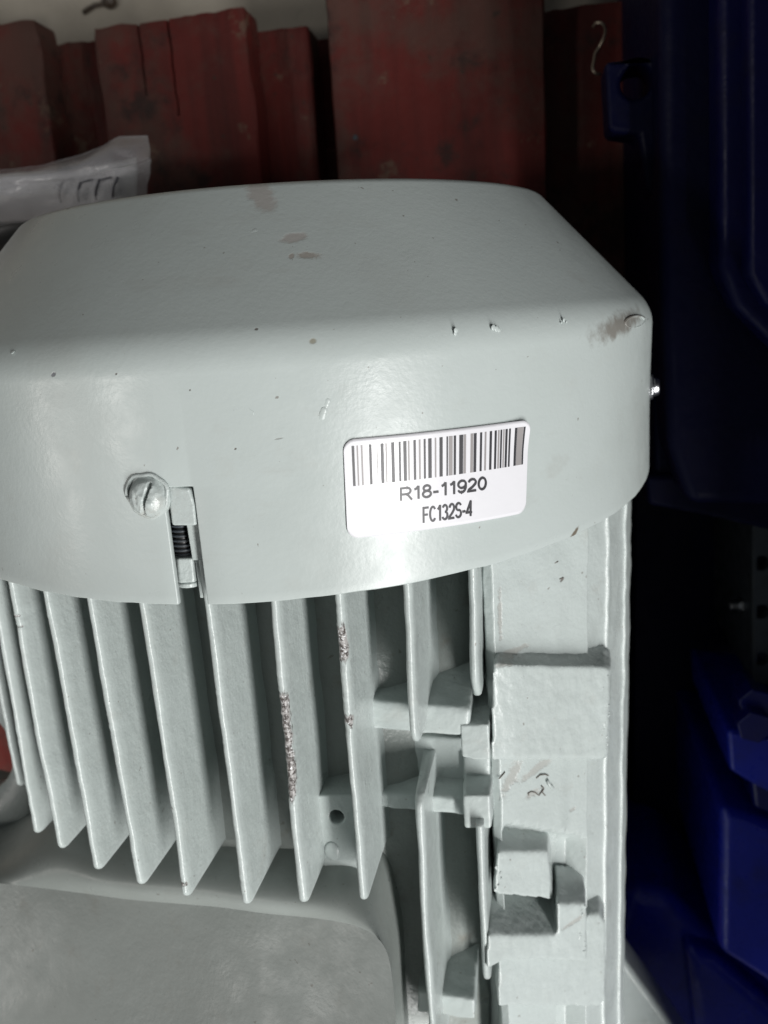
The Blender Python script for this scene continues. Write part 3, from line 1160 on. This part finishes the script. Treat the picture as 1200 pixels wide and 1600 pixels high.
# two shorter fins on the right, each broken by the cross ribs
make_fin(fin_path([(635, 915), (640, 1020), (648, 1166)]), 41, endcut=0.005)
make_fin(fin_path([(737, 893), (743, 1103)], r=0.1285), 43, endcut=0.012, wear=((yy(737, 950), yy(739, 985), 0.75),))
make_fin(fin_path([(655, 1246), (656, 1290), (660, 1375), (664, 1463), (675, 1600), (679, 1700)], r=0.127, ystart=None), 45, topcut=0.004, t_tip=0.0012, wear=((yy(660, 1395), yy(662, 1425), 0.55),))
make_fin(fin_path([(749, 1290), (756, 1448), (760, 1556)], r=0.1275, ystart=None), 47, endcut=0.012, t_tip=0.0012)

# --- cross ribs between the fins and the right flank
def rib(px_far, px_near, z, name='cross_rib', depth=0.03):
    """flat topped rib: px lists of far edge (upper in photo) and near edge, left to right"""
    bm = bmesh.new()
    n_ = len(px_far)
    far = [on_z(u, v, z) for u, v in px_far]; near = [on_z(u, v, z) for u, v in px_near]
    add_hull(bm, far + near[::-1], [p + Vector((0, 0.005, -depth)) for p in far] + [p + Vector((0, 0, -depth)) for p in near[::-1]])
    o = from_bm(name, bm, M_PAINT, frame)
    return remesh(o, 0.0007, 7, 0.0007)


rib([(560, 1092), (650, 1100), (735, 1108)], [(560, 1137), (650, 1146), (735, 1152)], 0.0985)
rib([(500, 1236), (600, 1240), (690, 1246), (740, 1250)], [(500, 1250), (600, 1262), (690, 1270), (740, 1277)], 0.096)
rib([(652, 1548), (742, 1562)], [(652, 1582), (742, 1594)], 0.098, depth=0.04)
# shelf between the two upper ribs
bm = bmesh.new()
add_hull(bm, [on_z(u, v, 0.087) for u, v in ((575, 1146), (735, 1155), (735, 1262), (590, 1250))],
         [on_z(u, v, 0.087) + Vector((0, 0, -0.03)) for u, v in ((575, 1146), (735, 1155), (735, 1262), (590, 1250))])
remesh(from_bm('shelf', bm, M_PAINT, frame), 0.0008, 3, 0.0006)


def lug(px, z, h, name='lug'):
    bm = bmesh.new()
    top = [on_z(u, v, z) for u, v in px]
    c = sum(top, Vector()) / len(top)
    add_hull(bm, top, [p + (p - c) * 0.12 + Vector((0, 0, -h)) for p in top])
    o = from_bm(name, bm, M_PAINT, frame)
    return remesh(o, 0.0006, 8, 0.0007)


lug([(719, 1132), (764, 1132), (766, 1189), (721, 1185)], 0.099, 0.03)
o = lug([(722, 1243), (766, 1243), (768, 1297), (726, 1295)], 0.101, 0.03)
# red paint fleck on that lug
bm = bmesh.new()
fp = on_z(748, 1288, 0.1014)
bmesh.ops.create_icosphere(bm, subdivisions=2, radius=0.0010, matrix=Matrix.Translation(fp) @ Matrix.Diagonal((1.0, 0.8, 0.35, 1)))
from_bm('red_fleck', bm, NT('red_fleck').out((0.45, 0.06, 0.04), 0.5), frame)
# web between the lugs, lower than both
bm = bmesh.new()
add_hull(bm, [on_z(u, v, 0.090) for u, v in ((724, 1180), (766, 1180), (766, 1262), (724, 1262))],
         [on_z(u, v, 0.090) + Vector((0, 0, -0.03)) for u, v in ((724, 1180), (766, 1180), (766, 1262), (724, 1262))])
remesh(from_bm('web', bm, M_PAINT, frame), 0.0008, 3)
# drilled boss between two fins
bm = bmesh.new()
ZB = 0.1075
add_hull(bm, [on_z(u, v, ZB) for u, v in ((484, 1243), (566, 1243), (575, 1300), (585, 1370), (500, 1370))],
         [on_z(u, v, ZB) + Vector((0, 0.002, -0.025)) for u, v in ((484, 1243), (566, 1243), (575, 1300), (585, 1370), (500, 1370))])
boss = from_bm('drilled_boss', bm, M_PAINT, frame, smooth=False)
cb = bmesh.new()
hc = on_z(526, 1277, ZB)
add_cyl(cb, (hc.x, hc.y, ZB - 0.012), (0, 0, 1), 0.0024, 0.02, 24)
bo = boss.location.copy()
for v in cb.verts: v.co -= Vector((0, 0, 0))
cut_off = boss.matrix_world
bpy.context.view_layer.update()
cut(boss, cb)
bevel(boss, 0.0006, 3)
bm = bmesh.new()
pc = on_z(519, 1330, ZB)
bmesh.ops.create_icosphere(bm, subdivisions=3, radius=0.0030, matrix=Matrix.Translation(pc) @ Matrix.Diagonal((0.85, 1.2, 0.30, 1)))
from_bm('paint_blob', bm, M_PAINT, frame)

# --- pads and bosses on the right flank plane Q
Q0 = Vector((0.0792, 0, 0.0900))
QN = Vector((0.693, 0, 0.721)).normalized()


def onq(u, v, h):
    return on_plane(u, v, Q0 + QN * h, QN)


def qprism(bm, px, h, depth, spread=0.06):
    top = [onq(u, v, h) for u, v in px]
    c = sum(top, Vector()) / len(top)
    add_hull(bm, top, [p + (p - c) * spread + Vector((0, 0, -depth)) for p in top])


def qpart(name, plist, vox=0.0006, it=3, lumps=0.0007, parent=None):
    bm = bmesh.new()
    for px, h, depth in plist:
        qprism(bm, px, h, depth)
    return remesh(from_bm(name, bm, M_PAINT, parent or frame), vox, it + 5, lumps)


bm = bmesh.new()
r1 = [onq(u, v, 0.0060) for u, v in ((801, 1036), (940, 1042), (951, 1047), (949, 1172), (940, 1184), (803, 1182))]
r2 = [onq(u, v, 0.0045) for u, v in ((770, 1036), (944, 1038), (955, 1044), (952, 1178), (942, 1188), (767, 1190))]
add_hull(bm, r1, r2)
add_hull(bm, r2, [p + Vector((0.001, 0.001, -0.014)) for p in r2])
boss_o = remesh(from_bm('mounting_boss', bm, M_PAINT, frame), 0.0006, 10, 0.0009)
qpart('clamp_block', [([(777, 1331), (856, 1330), (864, 1407), (771, 1397)], 0.0035, 0.016)], it=5)
qpart('clamp_bracket', [
    ([(870, 1413), (916, 1413), (917, 1503), (870, 1500)], 0.0080, 0.020),
    ([(762, 1462), (900, 1462), (910, 1503), (790, 1500), (768, 1512), (759, 1516)], 0.0078, 0.020),
], it=6)
qpart('base_plate', [([(779, 1478), (890, 1478), (918, 1430), (936, 1430), (945, 1442), (946, 1562), (936, 1573), (779, 1573)], 0.0015, 0.012)], it=5)
# flakes and scars of thick paint, some loose
def flakes(name, spots_, h, m, sx=1.0):
    bm = bmesh.new()
    for k, (u, v, r) in enumerate(spots_):
        p = onq(u, v, h)
        rot = Matrix.Rotation(k * 1.7, 4, QN)
        m4 = Matrix.Translation(p) @ rot @ QN.to_track_quat('Z', 'Y').to_matrix().to_4x4() @ Matrix.Diagonal((1.6 * sx, 0.8, 0.35, 1))
        bmesh.ops.create_icosphere(bm, subdivisions=2, radius=r, matrix=m4)
    for v in bm.verts:
        v.co += Vector((nz(v.co, 900, 1), nz(v.co, 900, 2), nz(v.co, 900, 3))) * 0.0006
    return from_bm(name, bm, m, frame)
rr = random.Random(7)
flakes('paint_flakes', [(949 + rr.uniform(-8, 3), 1050 + k * 6.3, rr.uniform(0.0003, 0.0009)) for k in range(21)], 0.0058, M_SCREW)
flakes('paint_flakes', [(913 + rr.uniform(-8, 2), 1416 + k * 7, rr.uniform(0.0003, 0.0008)) for k in range(12)], 0.0079, M_SCREW)
flakes('paint_flakes', [(778 + rr.uniform(-3, 8), 1340 + k * 8, rr.uniform(0.0003, 0.0006)) for k in range(7)], 0.0035, M_SCREW)
M_SCAR = NT('scar').out((0.13, 0.115, 0.10), 0.6)
def scar(pts, h=0.0002, r=0.00022):
    bm = bmesh.new()
    tube(bm, [onq(u, v, h) for u, v in pts], r, 5)
    from_bm('paint_scar', bm, M_SCAR, frame)
scar([(838, 1216), (844, 1211), (852, 1210), (857, 1212)])
scar([(824, 1240), (830, 1237), (836, 1238), (842, 1243), (848, 1234)])
scar([(846, 1228), (850, 1232), (847, 1238), (852, 1243)])
scar([(780, 1217), (786, 1210), (789, 1206)])
scar([(826, 1238), (826, 1243)])
scar([(874, 905), (880, 902)]); scar([(866, 880), (872, 877)])
bm = bmesh.new()
tube(bm, [onq(u, v, 0.0004) for u, v in ((855, 1219), (858, 1226), (864, 1231))], 0.0006, 7)
from_bm('paint_run', bm, M_PAINT, frame)

# ------------------------------------------------------------------ terminal box on the upper left
TB_N = Vector((-0.20, 0.42, 0.87)).normalized()
TB_P = on_z(600, 1470, 0.1255)


def onb(u, v, h=0.0):
    return on_plane(u, v, TB_P + TB_N * h, TB_N)


crease = [(-260, 1352), (-120, 1366), (0, 1380), (124, 1395), (206, 1406), (337, 1417), (412, 1427), (502, 1436), (556, 1447), (588, 1464), (606, 1492)]
right = [(614, 1540), (618, 1600), (625, 1760), (636, 2000)]


def cr(P, s):
    f = s * (len(P) - 1); i = min(int(f), len(P) - 2); f -= i
    p0 = P[max(i - 1, 0)]; p1 = P[i]; p2 = P[i + 1]; p3 = P[min(i + 2, len(P) - 1)]
    return 0.5 * ((2 * p1) + (p2 - p0) * f + (2 * p0 - 5 * p1 + 4 * p2 - p3) * f * f + (3 * p1 - p0 - 3 * p2 + p3) * f ** 3)


LP = [onb(u, v) for u, v in crease + right]
NS = 140
edge = [cr(LP, i / NS) for i in range(NS + 1)]
top = edge + [onb(-420, 2000), onb(-330, 1600)]
bm = bmesh.new()
ctr = bm.verts.new(onb(250, 1650) + TB_N * 0.001)
rings = []
for s_ in (0.0, 0.03, 0.08, 0.16, 0.3, 0.5, 0.75):
    rings.append([bm.verts.new(p.lerp(ctr.co, s_) + TB_N * (0.0010 * nz(p.lerp(ctr.co, s_), 22, 2) * min(1, s_ * 4))) for p in top])
n_ = len(top)
for a_, b_ in zip(rings, rings[1:]):
    for i in range(n_):
        bm.faces.new((a_[i], a_[(i + 1) % n_], b_[(i + 1) % n_], b_[i]))
for i in range(n_):
    bm.faces.new((rings[-1][i], rings[-1][(i + 1) % n_], ctr))
box = empty('terminal_box', tuple(on_z(300, 1500, 0.10)))
par(box, motor)
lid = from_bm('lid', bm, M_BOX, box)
# box wall: sloping collar from the lid edge down to the frame, rounded flank at the right
outer = [(-300, 1240), (-150, 1262), (0, 1300), (79, 1268), (215, 1300), (330, 1318), (420, 1325), (500, 1330), (560, 1326), (604, 1338), (632, 1400)]
zlow = [0.02, 0.035, 0.060, 0.078, 0.091, 0.099, 0.1015, 0.101, 0.099, 0.093, 0.084]
B = [on_z(u, v, z) for (u, v), z in zip(outer, zlow)]
B += [on_z(u, v, 0.080) for u, v in ((640, 1475), (645, 1550), (652, 1700), (662, 1940))]
bm = bmesh.new()
rows = []
for i in range(NS + 1):
    a_, b_ = edge[i], cr(B, i / NS)
    row = []
    f = min(1, max(0, (i / NS - 0.45) / 0.20)); f = f * f * (3 - 2 * f)
    for k in range(19):
        q = (k / 18) ** 1.5
        p = a_.lerp(b_, q)
        p1_ = p + Vector((0, 0.25, 1)) * 0.0085 * math.sin(PI * q)
        e_ = q * PI / 2
        p2_ = Vector((a_.x + (b_.x - a_.x) * math.sin(e_), a_.y + (b_.y - a_.y) * math.sin(e_), a_.z + (b_.z - a_.z) * (1 - math.cos(e_))))
        p = p1_.lerp(p2_, f)
        p += Vector((0, 0, 0.0008 * nz(p, 60, 6) * math.sin(PI * q)))
        row.append(bm.verts.new(p))
    row.append(bm.verts.new(b_ + Vector((0, 0, -0.04))))
    rows.append(row)
for a_, b_ in zip(rows, rows[1:]):
    for k in range(len(a_) - 1):
        bm.faces.new((a_[k], a_[k + 1], b_[k + 1], b_[k]))
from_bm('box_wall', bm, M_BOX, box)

# ------------------------------------------------------------------ lifting eye at the left, foot gusset at the right
bm = bmesh.new()
ec = on_z(-16, 1168, 0.045)
en = Vector((0.05, 0.15, 1)).normalized()
es = Vector((1, 0, 0)); es = (es - en * es.dot(en)).normalized(); et = en.cross(es)
rows = []
for i in range(49):
    a = 2 * PI * i / 48
    dirv = es * math.cos(a) + et * math.sin(a)
    ri = 0.0135; ro = 0.0265 + 0.004 * max(0, -math.sin(a))
    sec = [(ri, 0.004), (ri + 0.0015, 0.0065), ((ri + ro) / 2, 0.008), (ro - 0.0015, 0.0065), (ro, 0.003), (ro, -0.006), (ri, -0.006)]
    rows.append([bm.verts.new(ec + Vector((dirv.x * r * 1.0, dirv.y * r * 1.25, dirv.z * r)) + en * h) for r, h in sec])
for a_, b_ in zip(rows, rows[1:]):
    for k in range(len(a_)):
        bm.faces.new((a_[k], a_[(k + 1) % 7], b_[(k + 1) % 7], b_[k]))
bmesh.ops.remove_doubles(bm, verts=bm.verts, dist=1e-6)
eye = from_bm('lifting_eye', bm, M_PAINT, motor)
bm = bmesh.new()
add_hull(bm, [on_z(u, v, 0.05) for u, v in ((-60, 1262), (50, 1262), (48, 1330), (-60, 1345))],
         [on_z(u, v, -0.02) for u, v in ((-60, 1262), (60, 1250), (60, 1330), (-60, 1345))])
remesh(from_bm('eye_root', bm, M_PAINT, eye), 0.001, 4, 0.0006)

foot = empty('foot', (0.14, -0.30, -0.132)); par(foot, motor)
bm = bmesh.new()
add_box(bm, 0.05, 0.165, -0.62, -0.46, -0.132, -0.112)
bevel(from_bm('foot_plate', bm, M_PAINT, foot), 0.003, 3)
bm = bmesh.new()
tri = [on_z(960, 1478, -0.045), on_z(984, 1512, -0.045), on_z(1050, 1602, -0.045), on_z(1110, 1690, -0.045), on_z(960, 1690, -0.045)]
add_hull(bm, tri, [p + Vector((0.0, -0.004, -0.028)) for p in tri])
bevel(from_bm('gusset', bm, M_PAINT, foot), 0.0035, 4)
for sgn in (-1,):
    bm = bmesh.new()
    add_box(bm, -0.175, -0.05, -0.44, -0.30, -0.132, -0.09)
    bevel(from_bm('foot_plate', bm, M_PAINT, foot), 0.003, 3)

# ------------------------------------------------------------------ blue machines on the right
gear = empty('blue_gearbox', (0.2, 0.1, -0.262))
tag(gear, 'dark blue gearbox with drilled lug, standing in shadow right of the fan cover', 'gearbox')


def pz(px, z):
    return [on_z(u, v, z) for u, v in px]


def blk(name, px, z, depth, m, parent, bw=0.002, taper=0.0, smooth=True):
    bm = bmesh.new()
    top = pz(px, z); c = sum(top, Vector()) / len(top)
    add_hull(bm, top, [p + (p - c) * taper + Vector((0, 0, -depth)) for p in top])
    return bevel(from_bm(name, bm, m, parent, smooth), bw, 4)


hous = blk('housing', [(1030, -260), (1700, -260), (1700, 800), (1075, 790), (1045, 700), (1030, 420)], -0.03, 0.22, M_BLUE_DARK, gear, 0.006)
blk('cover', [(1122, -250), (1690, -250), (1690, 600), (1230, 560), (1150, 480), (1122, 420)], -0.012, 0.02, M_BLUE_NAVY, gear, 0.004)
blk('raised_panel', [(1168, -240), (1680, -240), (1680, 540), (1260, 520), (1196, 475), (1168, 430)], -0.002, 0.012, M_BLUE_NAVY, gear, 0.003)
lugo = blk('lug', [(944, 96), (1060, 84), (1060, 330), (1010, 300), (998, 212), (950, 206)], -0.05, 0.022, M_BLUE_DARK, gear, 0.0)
for m_ in list(lugo.modifiers): lugo.modifiers.remove(m_)
cb = bmesh.new()
hc = on_z(995, 127, -0.05)
add_cyl(cb, (hc.x, hc.y, -0.09), (0, 0, 1), 0.0062, 0.06, 28)
cut(lugo, cb)
bevel(lugo, 0.0025, 3)
blk('lower_flange', [(1008, 742), (1700, 742), (1700, 905), (1200, 829), (1100, 806), (1012, 790)], -0.055, 0.03, M_BLUE_DARK, gear, 0.003)
bm = bmesh.new()
add_box(bm, 0.300, 0.62, -0.16, 0.50, -0.262, 0.25)
bevel(from_bm('tall_housing', bm, M_BLUE_DARK, gear), 0.012, 4)
bm = bmesh.new()
add_box(bm, 0.152, 0.70, -0.6, 0.55, -0.262, -0.195)  # added dark slab, stands in for deep shade on the floor
bevel(from_bm('shade_slab', bm, M_BLUE_DARK, gear), 0.004)
blk('rib', [(1020, 300), (1060, 300), (1064, 760), (1022, 760)], -0.06, 0.12, M_BLUE_DARK, gear, 0.003)

rail = empty('perforated_rail', (0.24, -0.08, -0.262))
tag(rail, 'dark steel strip with a row of round holes at the right edge of the photo', 'steel rail')
bm = bmesh.new()
top = pz([(1178, 780), (1290, 780), (1290, 1075), (1178, 1068)], -0.10)
add_prism(bm, top, (0, 0, -0.006))
strip_o = from_bm('perforated_strip', bm, M_STEEL, rail)
for v_ in (880, 956, 1030):
    cb = bmesh.new()
    hc = on_z(1190, v_, -0.10)
    add_cyl(cb, (hc.x, hc.y, -0.13), (0, 0, 1), 0.0040, 0.06, 20)
    cut(strip_o, cb)
bevel(strip_o, 0.0006, 2)
blk('side_flange', [(1176, 780), (1184, 780), (1184, 1068), (1176, 1068)], -0.1005, 0.12, M_STEEL, rail, 0.0008)
bm = bmesh.new()
bp = on_z(1172, 945, -0.125)
add_cyl(bm, bp, (-1, 0, 0.15), 0.0042, 0.006, 6)
add_cyl(bm, bp + Vector((-0.005, 0, 0)), (-1, 0, 0.15), 0.0025, 0.006, 16)
bevel(from_bm('bolt', bm, M_ZINC, rail), 0.0005, 2)

bmot = empty('blue_motor', (0.24, -0.30, -0.262))
tag(bmot, 'blue painted motor with stepped flange and bolts, lower right beside the grey motor', 'electric motor')
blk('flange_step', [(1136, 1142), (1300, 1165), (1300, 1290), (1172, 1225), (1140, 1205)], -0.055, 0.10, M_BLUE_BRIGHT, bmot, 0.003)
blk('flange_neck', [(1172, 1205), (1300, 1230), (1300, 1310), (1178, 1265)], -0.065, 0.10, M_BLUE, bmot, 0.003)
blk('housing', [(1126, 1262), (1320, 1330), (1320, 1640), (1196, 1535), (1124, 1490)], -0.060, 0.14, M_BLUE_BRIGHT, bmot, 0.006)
bm = bmesh.new()
add_box(bm, 0.300, 0.62, -1.3, -0.17, -0.262, 0.22)
bevel(from_bm('tall_housing', bm, M_BLUE, bmot), 0.012, 4)
# lower body: broad sloping casting that runs out of the frame
blk('lower_body', [(978, 1392), (1052, 1400), (1118, 1470), (1210, 1545), (1400, 1640), (1400, 2000), (900, 2000), (940, 1500)], -0.105, 0.12, M_BLUE_BRIGHT, bmot, 0.010)
blk('shoulder', [(1070, 1480), (1120, 1500), (1330, 1680), (1330, 1900), (1120, 1900)], -0.092, 0.03, M_BLUE_BRIGHT, bmot, 0.008)
for (u, v, z) in ((1182, 1102, -0.06), (1180, 1138, -0.052)):
    bm = bmesh.new()
    p = on_z(u, v, z)
    add_cyl(bm, p + Vector((0, 0, -0.012)), (0, 0, 1), 0.0085, 0.012, 6)
    add_cyl(bm, p + Vector((0, 0, -0.03)), (0, 0, 1), 0.0050, 0.02, 20)
    bevel(from_bm('hex_bolt', bm, M_BLUE, bmot), 0.0008, 2)
